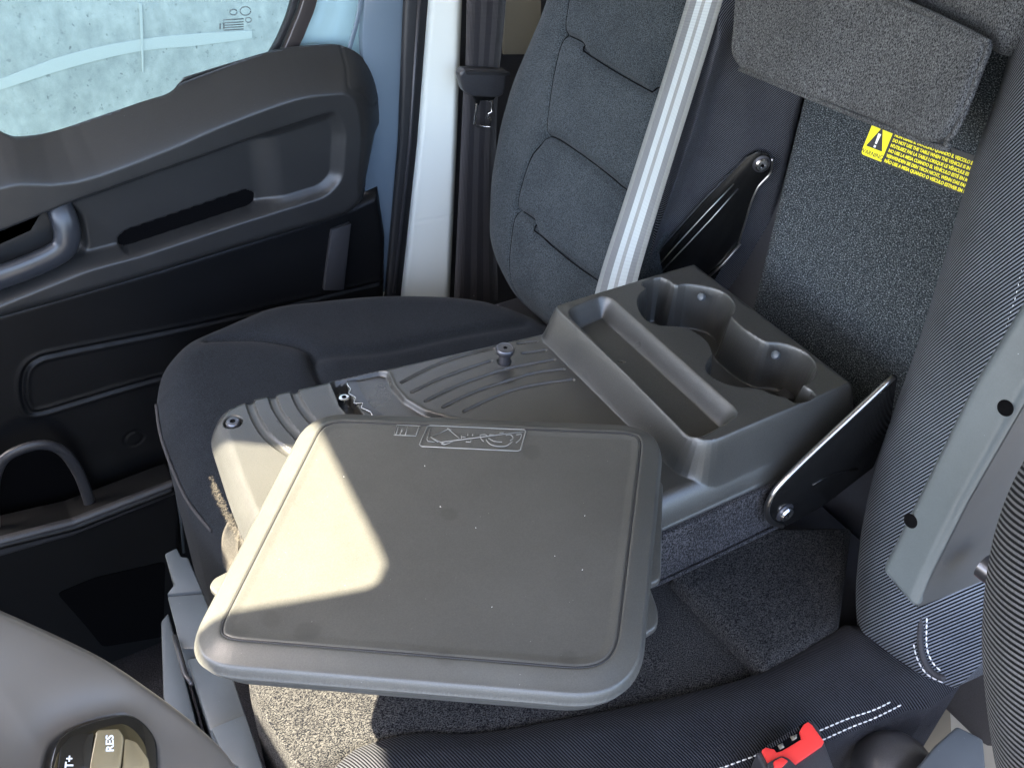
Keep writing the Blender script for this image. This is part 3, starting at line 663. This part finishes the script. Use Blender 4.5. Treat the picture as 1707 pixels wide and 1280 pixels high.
def torx(name, O, ax, r, parent):
    n = nrm(ax); s = nrm(np.cross(n, V3(.3, .9, .2))); u = np.cross(n, s); v = []
    for k in range(36):
        t = 2*math.pi*k/36; rr = r*(1+.22*math.cos(6*t)); v.append(V3(*O)+(s*math.cos(t)+u*math.sin(t))*rr)
    w = [p+n*.0004 for p in v]; f = [tuple(range(36, 72))]+[(k, (k+1) % 36, 36+(k+1) % 36, 36+k) for k in range(36)]
    return mesh(name, v+w, f, M['hole_shade'], parent, smooth=False)
s1 = screw('front_screw', (*scr, .5975), (0, 0, 1), .0088, M['dsteel'], fb, .004); torx('torx_recess', (*scr, .6002), (0, 0, 1), .0030, s1)
kz = .6
kb = lathe('locking_knob', (*knb, kz-.012), (0, 0, 1), [(.0085, 0), (.0085, .012), (.0078, .018), (.0078, .026), (.0115, .0275), (.0125, .029), (.0125, .034), (.0115, .0355), (.0095, .0358), (.0092, .0350), (.002, .0350)], M['dsteel'], fb, 36)
torx('torx_recess', (*knb, kz+.0234), (0, 0, 1), .0026, kb)
kh = lathe('knob_ring', (*knb, kz-.0005), (0, 0, 1), [(.0085, -.003), (.010, .0006), (.0125, .0008), (.0135, -.001)], M['board'], fb, 36)
sp_ = BF.off(-.012).ab(240+1140/3.414, 540+425/3.414)
s2 = screw('stop_screw', (*sp_, .584), (0, 0, 1), .0080, M['steel'], fb, .007); torx('torx_recess', (*sp_, .5905), (0, 0, 1), .0025, s2)
# toothed locking rail beside the track
rail_in = [(1160, 300), (1156, 345), (1178, 372), (1165, 395), (1205, 420), (1195, 452), (1245, 450), (1238, 478), (1290, 500), (1310, 540)]
rail_out = [(1400, 545), (1300, 470), (1245, 400), (1215, 340), (1200, 300)]
RF = flat(.594); slab('toothed_rail', RF, RF.px([(240+x/3.414, 540+y/3.414) for x, y in rnd([(p[0], p[1]) for p in rail_in], 8, 4)[0:]+spl(rail_out, 4)]), .006, M['handle'], fb, .0014, 3, h=-.006)
_rl = RF.off(.0006); tube('rail_edge', [_rl.w(*_rl.ab(240+x/3.414, 540+y/3.414)) for x, y in rail_in], .0007, M['steel'], fb, 6)
# padded cloth underneath (the front of the backrest) with piped edge
cl = rnd([(.158, .64, .04), (.153, .79, .05), (.175, .89, .03), (.22, .918, .04), (.63, .868, .02), (.875, .86, .02), (.875, .495, .03), (.60, .492, .04), (.36, .54, .06)], .02)
slab('cloth_cover', flat(.470), [(a, max(b, .517)) for a, b in cl], .092, M['crepe_m'], fb, .018, 4)
tube('piping', [(a, b, .476) for a, b in rnd([(.45, .520), (.60, .514), (.80, .514), (.868, .520)], .03)], .0028, M['crepe_m'], fb, 6)
# hook and loop strap and fuzzy edge at the front
fz = BF.ab(360, 790)
def fuzz():
    v, f = [], []
    for i in range(1500):
        y = rng.uniform(.70, .855); z = rng.uniform(.528, .560); x = .150-.004*rng.random()
        p = V3(x, y, z); q = p+V3(-rng.uniform(.001, .004), rng.normal(0, .002), rng.normal(0, .002)); w = .0002; b0 = len(v)
        v += [p+V3(0, w, 0), p-V3(0, w, 0), q]; f.append((b0, b0+1, b0+2))
    mesh('fuzzy_edge', v, f, M['velcro'], fb, kind='stuff', smooth=False)
fuzz()
SL = Frame((.150, 0, 0), (0, -1, 0), (.0, 0, 1))
lo = spl([(380, 868), (370, 895), (372, 940), (385, 960)], 5); li = spl([(392, 870), (383, 895), (383, 935), (392, 950)], 5)
ribbon('strap_loop', [SL.w(*SL.ab(x, y)) for x, y in lo], [SL.w(*SL.ab(x, y))+V3(.012, 0, 0) for x, y in li], .002, M['velcro'], fb)
# hinge brackets
def bracket(fr, pts, edge, scr_px, ridge, parent, edge_r=.0026, ridge_m='bracket'):
    o = slab('hinge_bracket', fr, rnd(fr.px(pts), .004, 3), .005, M['bracket'], parent, .0012, 2)
    tube('rolled_edge', [fr.w(*fr.ab(x, yy), .0045) for x, yy in spl(edge, 4)], edge_r, M['edge'], o, 10)
    tube('pressed_ridge', [fr.w(*fr.ab(x, yy), .005) for x, yy in ridge], .0016, M[ridge_m], o, 8, flatk=.7)
    a, b = fr.ab(*scr_px); s = screw('bracket_screw', fr.w(a, b, .0085), fr.N, .0105, M['steel'], o, .004, .3)
    torx('screw_recess', fr.w(a, b, .0112), fr.N, .0028, o)
    lathe('screw_washer', fr.w(a, b, .005), fr.N, [(.0135, 0), (.0135, .0012), (.010, .002)], M['dsteel'], o, 28)
bracket(wall(.510), [(1272, 850), (1275, 832), (1290, 808), (1340, 758), (1482, 626), (1492, 622), (1480, 700), (1452, 775), (1412, 806), (1370, 838), (1332, 860), (1306, 873), (1283, 868)],
        [(1300, 872), (1282, 866), (1274, 850), (1278, 830), (1294, 806), (1340, 759), (1410, 694), (1484, 625)], (1303, 849), [(1349, 804), (1370, 791), (1400, 782), (1425, 778)], fb, .0036, 'bracket')
bracket(fT.off(.010), [(1060, 470), (1078, 442), (1110, 405), (1170, 338), (1215, 290), (1243, 260), (1262, 250), (1280, 254), (1286, 268), (1281, 288), (1262, 308), (1250, 335), (1240, 375), (1230, 402), (1205, 440), (1180, 480)],
        [(1286, 262), (1283, 286), (1263, 309), (1250, 338), (1240, 372), (1230, 404)], (1268, 271), [(1098, 454), (1135, 415), (1185, 362), (1229, 312)], fb, .0018, 'edge')
frx = fT.off(.0155); tube('pressed_ridge', [frx.w(*frx.ab(x, y)) for x, y in [(1086, 456), (1130, 406), (1180, 352), (1223, 307)]], .0011, M['edge'], fb, 6)  # bright tube paints the highlight along the ridge
tube('rolled_edge', [frx.w(*frx.ab(x, y), -.001) for x, y in [(1066, 462), (1110, 405), (1170, 338), (1245, 262)]], .0009, M['handle'], fb, 6)  # lighter tube paints the highlight on the upper edge
fr9 = fT.off(.010)
tube('bracket_foot', [fr9.w(*fr9.ab(x, y), .006) for x, y in [(1180, 458), (1205, 436), (1232, 404)]], .0045, M['edge'], fb, 8, flatk=.5)

# ------------------------------------------------------------------ swivelling table plate
tp = thing('table_plate', 'large grey rectangular table plate with rounded corners, swivelled over the folded backrest', 'table top', (0, 0, 0))
PF = flat(.655)
pc = flat(.643).px([(515, 687), (1110, 711)]) + PF.px([(1070, 1165), (286, 1100)])
po = rnd([(*pc[0], .05), (*pc[1], .06), (*pc[2], .065), (*pc[3], .055)], .05, 14)
def hP(a, b, d):
    h = -.010*fall(d, .006, 2.) - .0085*(1-sl(d, .002, .025))
    h = h - .0014*bump(d-.0265, .0016)
    return h - .0012*ss(d, .028, .038)
field('plate_top', PF, po, hP, .00115, M['plate'], tp, .028, .004, fine=True)
def inset(pts, k):
    P = np.array([p[:2] for p in pts]); t = np.roll(P, -1, 0)-np.roll(P, 1, 0); t /= np.linalg.norm(t, axis=1)[:, None]
    n = np.stack([-t[:, 1], t[:, 0]], 1); c = P.mean(0)
    if ((c-P)*n).sum() < 0: n = -n
    return P+n*k
gp = [p for i, p in enumerate(po) if np.linalg.norm(np.array(p)-np.array(po[i-1])) > 1e-6]
tube('groove_shade', [PF.w(a, b, -.0012) for a, b in inset(gp, .0265)], .0010, M['rubber'], tp, 8, closed=True)  # dark tube paints the shade in the moulded groove
UFp = Frame((0, 0, .628), (1, 0, 0), (0, -1, 0))
slab('plate_underside', flat(.612), [(.5*(x-.32)*1.9+.32, .5*(y-.56)*1.9+.56) for x, y in po], .016, M['plate'], tp, .003)
u1 = flat(.615)
slab('pivot_arm', flat(.604), u1.px(rnd([(1106, 800), (1102, 965), (1082, 972), (1098, 1015), (1097, 1042), (1072, 1058), (1020, 1030), (1000, 800)], 10)), .010, M['plate'], tp, .003, 3)
slab('latch_tab', flat(.60), flat(.60).px(rnd([(350, 986), (358, 972), (400, 950), (412, 990), (366, 1003)], 6)), .008, M['plate'], tp, .003, 3)
ev, ef = [], []
q8 = lambda pts: [(650+x/7.11, 690+y/7.11) for x, y in pts]
E_ = PF
def em(pts, closed=False, r=.0006, sm=False):
    p = q8(pts); p = spl(p, 4, closed) if sm else p
    
    q = [E_.ab(x, y) for x, y in p]; dq = din(np.array([c[0] for c in q]), np.array([c[1] for c in q]), po)
    tube('', [E_.w(*c, -.0012*float(ss(dd_, .028, .038))+.0002) for c, dd_ in zip(q, dq)], r, None, n=5, merge=(ev, ef), closed=closed)
em([(445, 150), (475, 136), (1590, 186), (1612, 205), (1548, 415), (1515, 430), (378, 376), (350, 355)], True, .0007)
em([(490, 160), (440, 290), (450, 315), (530, 322)]); em([(485, 265), (690, 175), (825, 280), (660, 352)], True); em([(490, 270), (575, 325)], r=.0008)
em([(682, 170), (722, 190)], r=.0009); em([(612, 343), (650, 358)], r=.0009); em([(590, 328), (1590, 205)])
for s_ in ([(850, 250), (850, 278)], [(930, 220), (922, 248)], [(988, 225), (980, 248)], [(900, 320), (955, 324), (965, 300)], [(850, 262), (900, 268)], [(1180, 238), (1230, 236)], [(1300, 218), (1350, 216)]): em(s_)
em([(1140, 295), (1190, 350), (1280, 375), (1380, 370), (1455, 318)], sm=True, r=.0007); em([(1170, 278), (1230, 312), (1330, 325)], sm=True); em([(1070, 235), (1082, 285), (1112, 318)], sm=True)
em([(1375, 245), (1430, 238), (1462, 275), (1425, 308)], sm=True); em([(1500, 240), (1560, 235), (1545, 290), (1495, 332)], sm=True); em([(1075, 240), (1130, 235), (1160, 260)], sm=True)
em([(85, 130), (362, 142), (305, 252), (48, 240)], True, .0006); em([(215, 150), (180, 242)]); em([(105, 146), (72, 234)]); em([(345, 155), (312, 238)]); em([(152, 170), (135, 205)], r=.0009); em([(126, 222), (122, 230)], r=.0009)
mesh('embossed_pictogram', ev, ef, M['emboss'], tp)

def lint(name, fr, h, px, parent):
    v, f = [], []
    for x, y in px:
        a, b = fr.ab(x, y); t = rng.uniform(0, 3); L = rng.uniform(.0006, .0012); w = .0004
        for sx_, sy_ in ((L, 0), (0, w), (-L, 0), (0, -w)): v.append(fr.w(a+sx_*math.cos(t)-sy_*math.sin(t), b+sx_*math.sin(t)+sy_*math.cos(t), h))
        v.append(fr.w(a, b, h+.0005)); n0 = len(v)-5
        f += [(n0, n0+1, n0+4), (n0+1, n0+2, n0+4), (n0+2, n0+3, n0+4), (n0+3, n0, n0+4)]
    mesh(name, v, f, M['lwhite'], parent, kind='stuff', smooth=False)
lint('lint', PF, -.0012, [(734, 843), (793, 878), (975, 858), (708, 775), (925, 925), (971, 948), (820, 1010), (573, 793)], tp)
lint('lint', FC, .001, [(790, 494), (830, 510), (660, 552), (745, 520), (420, 585), (480, 610)], bs)
# ------------------------------------------------------------------ belts and buckle
bb = thing('outer_seat_belt', 'black seat belt with guide and steel tongue hanging against the white pillar', 'seat belt')
bw = wall(1.50)
def rib(name, fr, L, R, t, m, p): return ribbon(name, [fr.w(*fr.ab(x, y)) for x, y in spl(L, 6)], [fr.w(*fr.ab(x, y)) for x, y in spl(R, 6)], t, m, p)
rib('belt_webbing', bw, [(779, -60), (778, 20), (776, 120)], [(846, -60), (842, 20), (832, 120)], .003, M['blackweb'], bb)
rib('belt_webbing', wall(1.51), [(773, 140), (766, 300), (757, 500)], [(830, 140), (826, 300), (830, 500)], .003, M['blackweb'], bb)
slab('belt_guide', bw, rnd(bw.px([(757, 118), (764, 109), (836, 112), (832, 150), (822, 157), (778, 155), (764, 146)]), .006), .022, M['dark'], bb, .007, 4)
slab('guide_cap', bw, rnd(bw.px([(765, 111), (838, 113), (838, 119), (767, 117)]), .002), .026, M['rubber'], bb, .003, 2)
tg = wall(1.49)
tube('belt_tongue', [tg.w(*tg.ab(x, y)) for x, y in [(794, 158), (795, 175), (791, 207), (796, 210), (816, 212), (818, 198), (812, 196), (814, 188), (820, 186), (820, 168), (804, 166)]], .0028, M['steel'], bb, 8)
slab('tongue_plate', tg, tg.px([(786, 156), (826, 158), (822, 166), (800, 168), (797, 176), (792, 172)]), .003, M['bracket'], bb, .001)
sb = thing('silver_seat_belt', 'striped silver grey seat belt stretched down between outer seat and middle backrest', 'seat belt')
SBF = lean(.765, ZC, .3)
rib('belt_webbing', SBF, [(1160, -60), (1145, 0), (1100, 148), (1045, 320), (1002, 452), (985, 520)], [(1222, -60), (1205, 0), (1165, 130), (1112, 300), (1068, 448), (1052, 520)], .0016, M['silverweb'], sb)
rb = thing('belt_buckle', 'red and black seat belt buckle lying on the edge of the bench cushion', 'buckle')
RB = flat(.435)
c4 = lambda fr, pts: fr.px([(1080+x/2.56, 780+y/2.56) for x, y in pts])
slab('buckle_body', RB, rnd(c4(RB, [(462, 1212), (690, 1070), (728, 1100), (800, 1290), (700, 1400), (560, 1400)]), .003), .045, M['dark'], rb, .003, 3, h=-.045)
c5 = lambda pts: RB.px([(1240+x/4.74, 1150+y/4.74) for x, y in pts])
slab('release_button', RB, rnd(c5([(135, 485), (165, 465), (235, 480), (250, 506), (300, 490), (452, 398), (433, 340), (465, 285), (500, 262), (535, 290), (628, 420), (612, 452), (400, 600), (375, 600), (330, 560), (290, 545), (210, 600), (188, 590)]), .0012), .004, M['red'], rb, .0012, 3)
slab('buckle_slot', RB, c5([(145, 462), (500, 245), (470, 285), (430, 340), (448, 396), (300, 486), (250, 500), (235, 478), (165, 465)]), .0012, M['hole_shade'], rb, 0)
for q in range(16):
    x0 = 165+q*17; y0 = 455-q*10.6
    slab('slot_rib', RB, c5([(x0, y0), (x0+5, y0-3), (x0+20, y0+28), (x0+15, y0+31)]), .0012, M['dark'], rb, 0, h=.0013)
for px_ in ([(548, 1190), (572, 1176), (580, 1198), (560, 1208)], [(602, 1152), (634, 1140), (632, 1160), (612, 1172)]): slab('latch_metal', RB, c4(RB, px_), .003, M['steel'], rb, .0006, h=.001)
slab('buckle_socket', RB, rnd(c4(RB, [(500, 1275), (560, 1242), (592, 1252), (640, 1300), (600, 1400), (520, 1400)]), .003), .009, M['dark'], rb, .003, 2)
slab('test_button', RB, rnd(c4(RB, [(526, 1272), (562, 1254), (590, 1270), (560, 1300), (530, 1300)]), .002), .011, M['red'], rb, .001, 2)

# ------------------------------------------------------------------ grey seat base cover beside the cushions
gc = thing('seat_base_cover', 'stepped grey plastic cover on the seat base, left of the sunlit cushion', 'plastic cover')
G3 = flat(.30)
k1 = lambda pts: G3.px(pts)
slab('cover_section', G3, k1([(274, 922), (294, 912), (302, 927), (313, 927), (337, 984), (277, 990), (290, 973)]), .42, M['grey'], gc, .003, 2, h=-.42)
slab('cover_section', G3, k1([(278, 990), (338, 985), (372, 1078), (302, 1078), (296, 1060)]), .41, M['grey'], gc, .003, 2, h=-.414)
slab('cover_section', G3, k1([(309, 1088), (372, 1079), (409, 1186), (348, 1210)]), .41, M['grey'], gc, .003, 2, h=-.422)
slab('cover_section', G3, k1([(350, 1211), (409, 1187), (450, 1310), (420, 1340), (396, 1275), (375, 1262)]), .40, M['grey'], gc, .003, 2, h=-.402)
slab('cover_side', flat(.24), flat(.24).px([(268, 1035), (280, 1020), (330, 1215), (360, 1290), (320, 1290), (272, 1160)]), .3, M['grey'], gc, .003, 2, h=-.3)
tube('cover_clip', [G3.w(*G3.ab(x, y), .004) for x, y in [(291, 1062), (300, 1095), (308, 1125), (321, 1143)]], .003, M['dark'], gc, 8)

# ------------------------------------------------------------------ driver's side: backrest, armrest, knob, wheel
ds = thing('driver_seat', 'driver seat backrest edge in ribbed twill cloth, nearest at the lower right', 'seat')
DF = lean(.38, .8, .3)
do = rnd(DF.px([(1760, 600), (1712, 680), (1668, 745), (1625, 825), (1598, 905), (1582, 1000), (1577, 1100), (1585, 1200), (1604, 1330), (1660, 1500), (2100, 1500), (2300, 900), (2000, 500)]), .02)
field('backrest', DF, do, lambda a, b, d: .012*ss(d, 0, .1) - .04*fall(d, .06, 2.2), .004, M['twilld'], ds, .08)
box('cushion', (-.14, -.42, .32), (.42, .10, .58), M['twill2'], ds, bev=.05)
ar = thing('folded_up_armrest', 'grey plastic armrest shell folded upright with two round holes', 'armrest')
AF = lean(.52, .9, .15)
ao = AF.px([(1464, 951), (1509, 862), (1616, 642), (1707, 492), (1800, 330), (1800, 500), (1707, 662), (1604, 841), (1543, 963), (1521, 1018)])
holes_px = [((1518, 868), .0055), ((1676, 680), .0055)]
hc = [(AF.ab(*p), r) for p, r in holes_px]
def hA(a, b, d):
    h = -.006*fall(d, .007, 2.)
    return h
aro = rnd([(p[0], p[1]) for p in ao], .006)
field('armrest_face', AF, aro, hA, .0012, M['arm'], ar, .016)
AB = AF.off(-.006)
ac = AF.px([(1460, 960), (1521, 1016), (1543, 966), (1604, 844), (1707, 665), (1800, 500)])
# side wall towards the driver and rounded lower end
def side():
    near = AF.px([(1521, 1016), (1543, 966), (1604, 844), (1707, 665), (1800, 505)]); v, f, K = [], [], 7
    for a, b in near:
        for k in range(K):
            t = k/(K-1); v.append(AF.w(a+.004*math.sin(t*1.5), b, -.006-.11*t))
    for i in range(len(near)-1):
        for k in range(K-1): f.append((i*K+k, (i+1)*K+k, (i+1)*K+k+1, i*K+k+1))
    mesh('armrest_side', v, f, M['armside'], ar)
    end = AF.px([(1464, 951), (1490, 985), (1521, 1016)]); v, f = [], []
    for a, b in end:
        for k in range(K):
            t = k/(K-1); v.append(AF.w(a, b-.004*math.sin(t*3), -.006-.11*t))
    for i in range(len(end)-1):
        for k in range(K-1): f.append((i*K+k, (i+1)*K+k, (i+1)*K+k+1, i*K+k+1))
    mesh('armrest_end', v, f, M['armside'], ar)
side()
for (c, r) in hc: lathe('armrest_hole_shade', AF.w(*c, .0001), AF.N, [(r*1.02, 0), (r*.9, .0005), (r*.1, .0006)], M['hole_shade'], ar, 20)  # flat black discs paint the shade of the two holes
AS = AF.off(-.03); pa, pb = AF.ab(1592, 965)
lathe('armrest_pivot', AF.w(pa, pb, -.035)+0, -nrm(np.cross(AF.w(*ao[6])-AF.w(*ao[9]), AF.N)), [(.010, -.01), (.010, .0005), (.007, .0012), (.003, .0012)], M['dsteel'], ar, 24)
kf = flat(.36); ka, kbb = kf.ab(1492, 1262)
lathe('adjuster_knob', (ka, kbb, .33), (-.2, -.5, 1), [(.045, 0), (.045, .02), (.040, .036), (.028, .045), (.008, .048)], M['dark'], ds, 36)
bp = thing('floor_plate', 'beige plate of bare body metal behind the adjuster knob', 'plate')
bpf = flat(.10); slab('plate_panel', bpf, bpf.px([(1532, 1190), (1578, 1130), (1584, 1255), (1528, 1275)]), .01, M['beige'], bp, .002)
lv = thing('seat_rail', 'slanted grey plastic rail at the foot of the driver seat', 'rail')
lf = flat(.42); slab('rail_cover', lf, lf.px([(1518, 1290), (1560, 1240), (1596, 1208), (1640, 1230), (1650, 1340), (1560, 1340)]), .05, M['grey'], lv, .004, 3, h=-.05)

sw = thing('steering_wheel', 'dark grey steering wheel spoke with glossy button pod, close at lower left', 'steering wheel')
WF = Frame((-.03, .25, 1.05), np.cross(nrm((.45, -.35, .8)), (-.35, .2, .3)), (-.35, .2, .3))
if WF.N @ (CAM-WF.O) < 0: WF = Frame(WF.O, -WF.A, WF.B)
wo_ = WF.px(spl([(-160, 930), (-60, 962), (0, 992), (60, 1018), (130, 1052), (200, 1092), (290, 1155), (360, 1215), (400, 1260), (440, 1330), (460, 1420)], 4)+[(300, 1700), (-160, 1700)])
p1 = lambda pts: WF.px([(x/3.046, 860+y/3.046) for x, y in pts])
pod = rnd(p1([(205, 1300), (245, 1150), (330, 1078), (480, 1030), (640, 1000), (725, 1050), (792, 1140), (798, 1330), (700, 1500), (250, 1500)]), .004)
dent = WF.ab(-30, 1190)
def hW(a, b, d):
    h = -.008*fall(d, .009, 2.) + .016*(1-np.exp(-d/.03))
    s = din(a, b, pod); h = h - .006*ss(s, 0, .003) - .006*bump(np.clip(s, -1, 0), .012)
    r = np.hypot(a-dent[0], b-dent[1]); return h - .016*bump(r, .032)
field('wheel_spoke', WF, wo_, hW, .0013, M['wheel'] if 'wheel' in M else M['dark'], sw, .02)
WP = WF.off(.002)
slab('button_pod', WP, rnd(p1([(225, 1300), (262, 1162), (340, 1098), (490, 1046), (632, 1018), (712, 1066), (775, 1152), (782, 1330), (690, 1480), (260, 1480)]), .004), .003, M['gloss'], sw, .0015, 3)
WK = WP.off(.003)
slab('pod_face', WK.off(-.0002), rnd(WK.px([(x/3.046, 860+y/3.046) for x, y in [(262, 1310), (296, 1185), (362, 1128), (500, 1078), (622, 1050), (690, 1092), (742, 1168), (750, 1330), (680, 1440), (280, 1440)]]), .003), .0008, mat('olive_pod_reflection', (.10, .085, .05), .12, .7), sw, .0004, 2)  # olive reflection on the pod facets, put into the colour
WK = WK.off(.0006)
kw = lambda pts: rnd(WK.px([(x/3.046, 860+y/3.046) for x, y in pts]), .0012)
b1 = slab('res_button', WK, kw([(482, 1092), (596, 1086), (622, 1130), (606, 1270), (590, 1330), (440, 1330), (452, 1240)]), .0022, M['key'], sw, .001, 3)
b2 = slab('set_button', WK, kw([(300, 1180), (355, 1120), (470, 1100), (445, 1330), (280, 1330)]), .0018, M['gloss'], sw, .0008, 2)
b3 = slab('pod_trim', WK, kw([(628, 1130), (690, 1150), (752, 1240), (760, 1330), (612, 1330)]), .0012, M['key'], sw, .0008, 2)
WT = WK.off(.0024)
def wt(s, px_, px2, size, par):
    a = np.array(WT.ab(px_[0]/3.046, 860+px_[1]/3.046)); b = np.array(WT.ab(px2[0]/3.046, 860+px2[1]/3.046))
    text('key_lettering', s, size, WT, a[0], a[1], M['lwhite'], par, h=.0001, rot=math.atan2(*(b-a)[::-1]), off=.0001, ext=.00005)
wt('RES', (576, 1195), (574, 1110), .0040, b1); wt('SET+', (366, 1338), (372, 1228), .0040, b2)
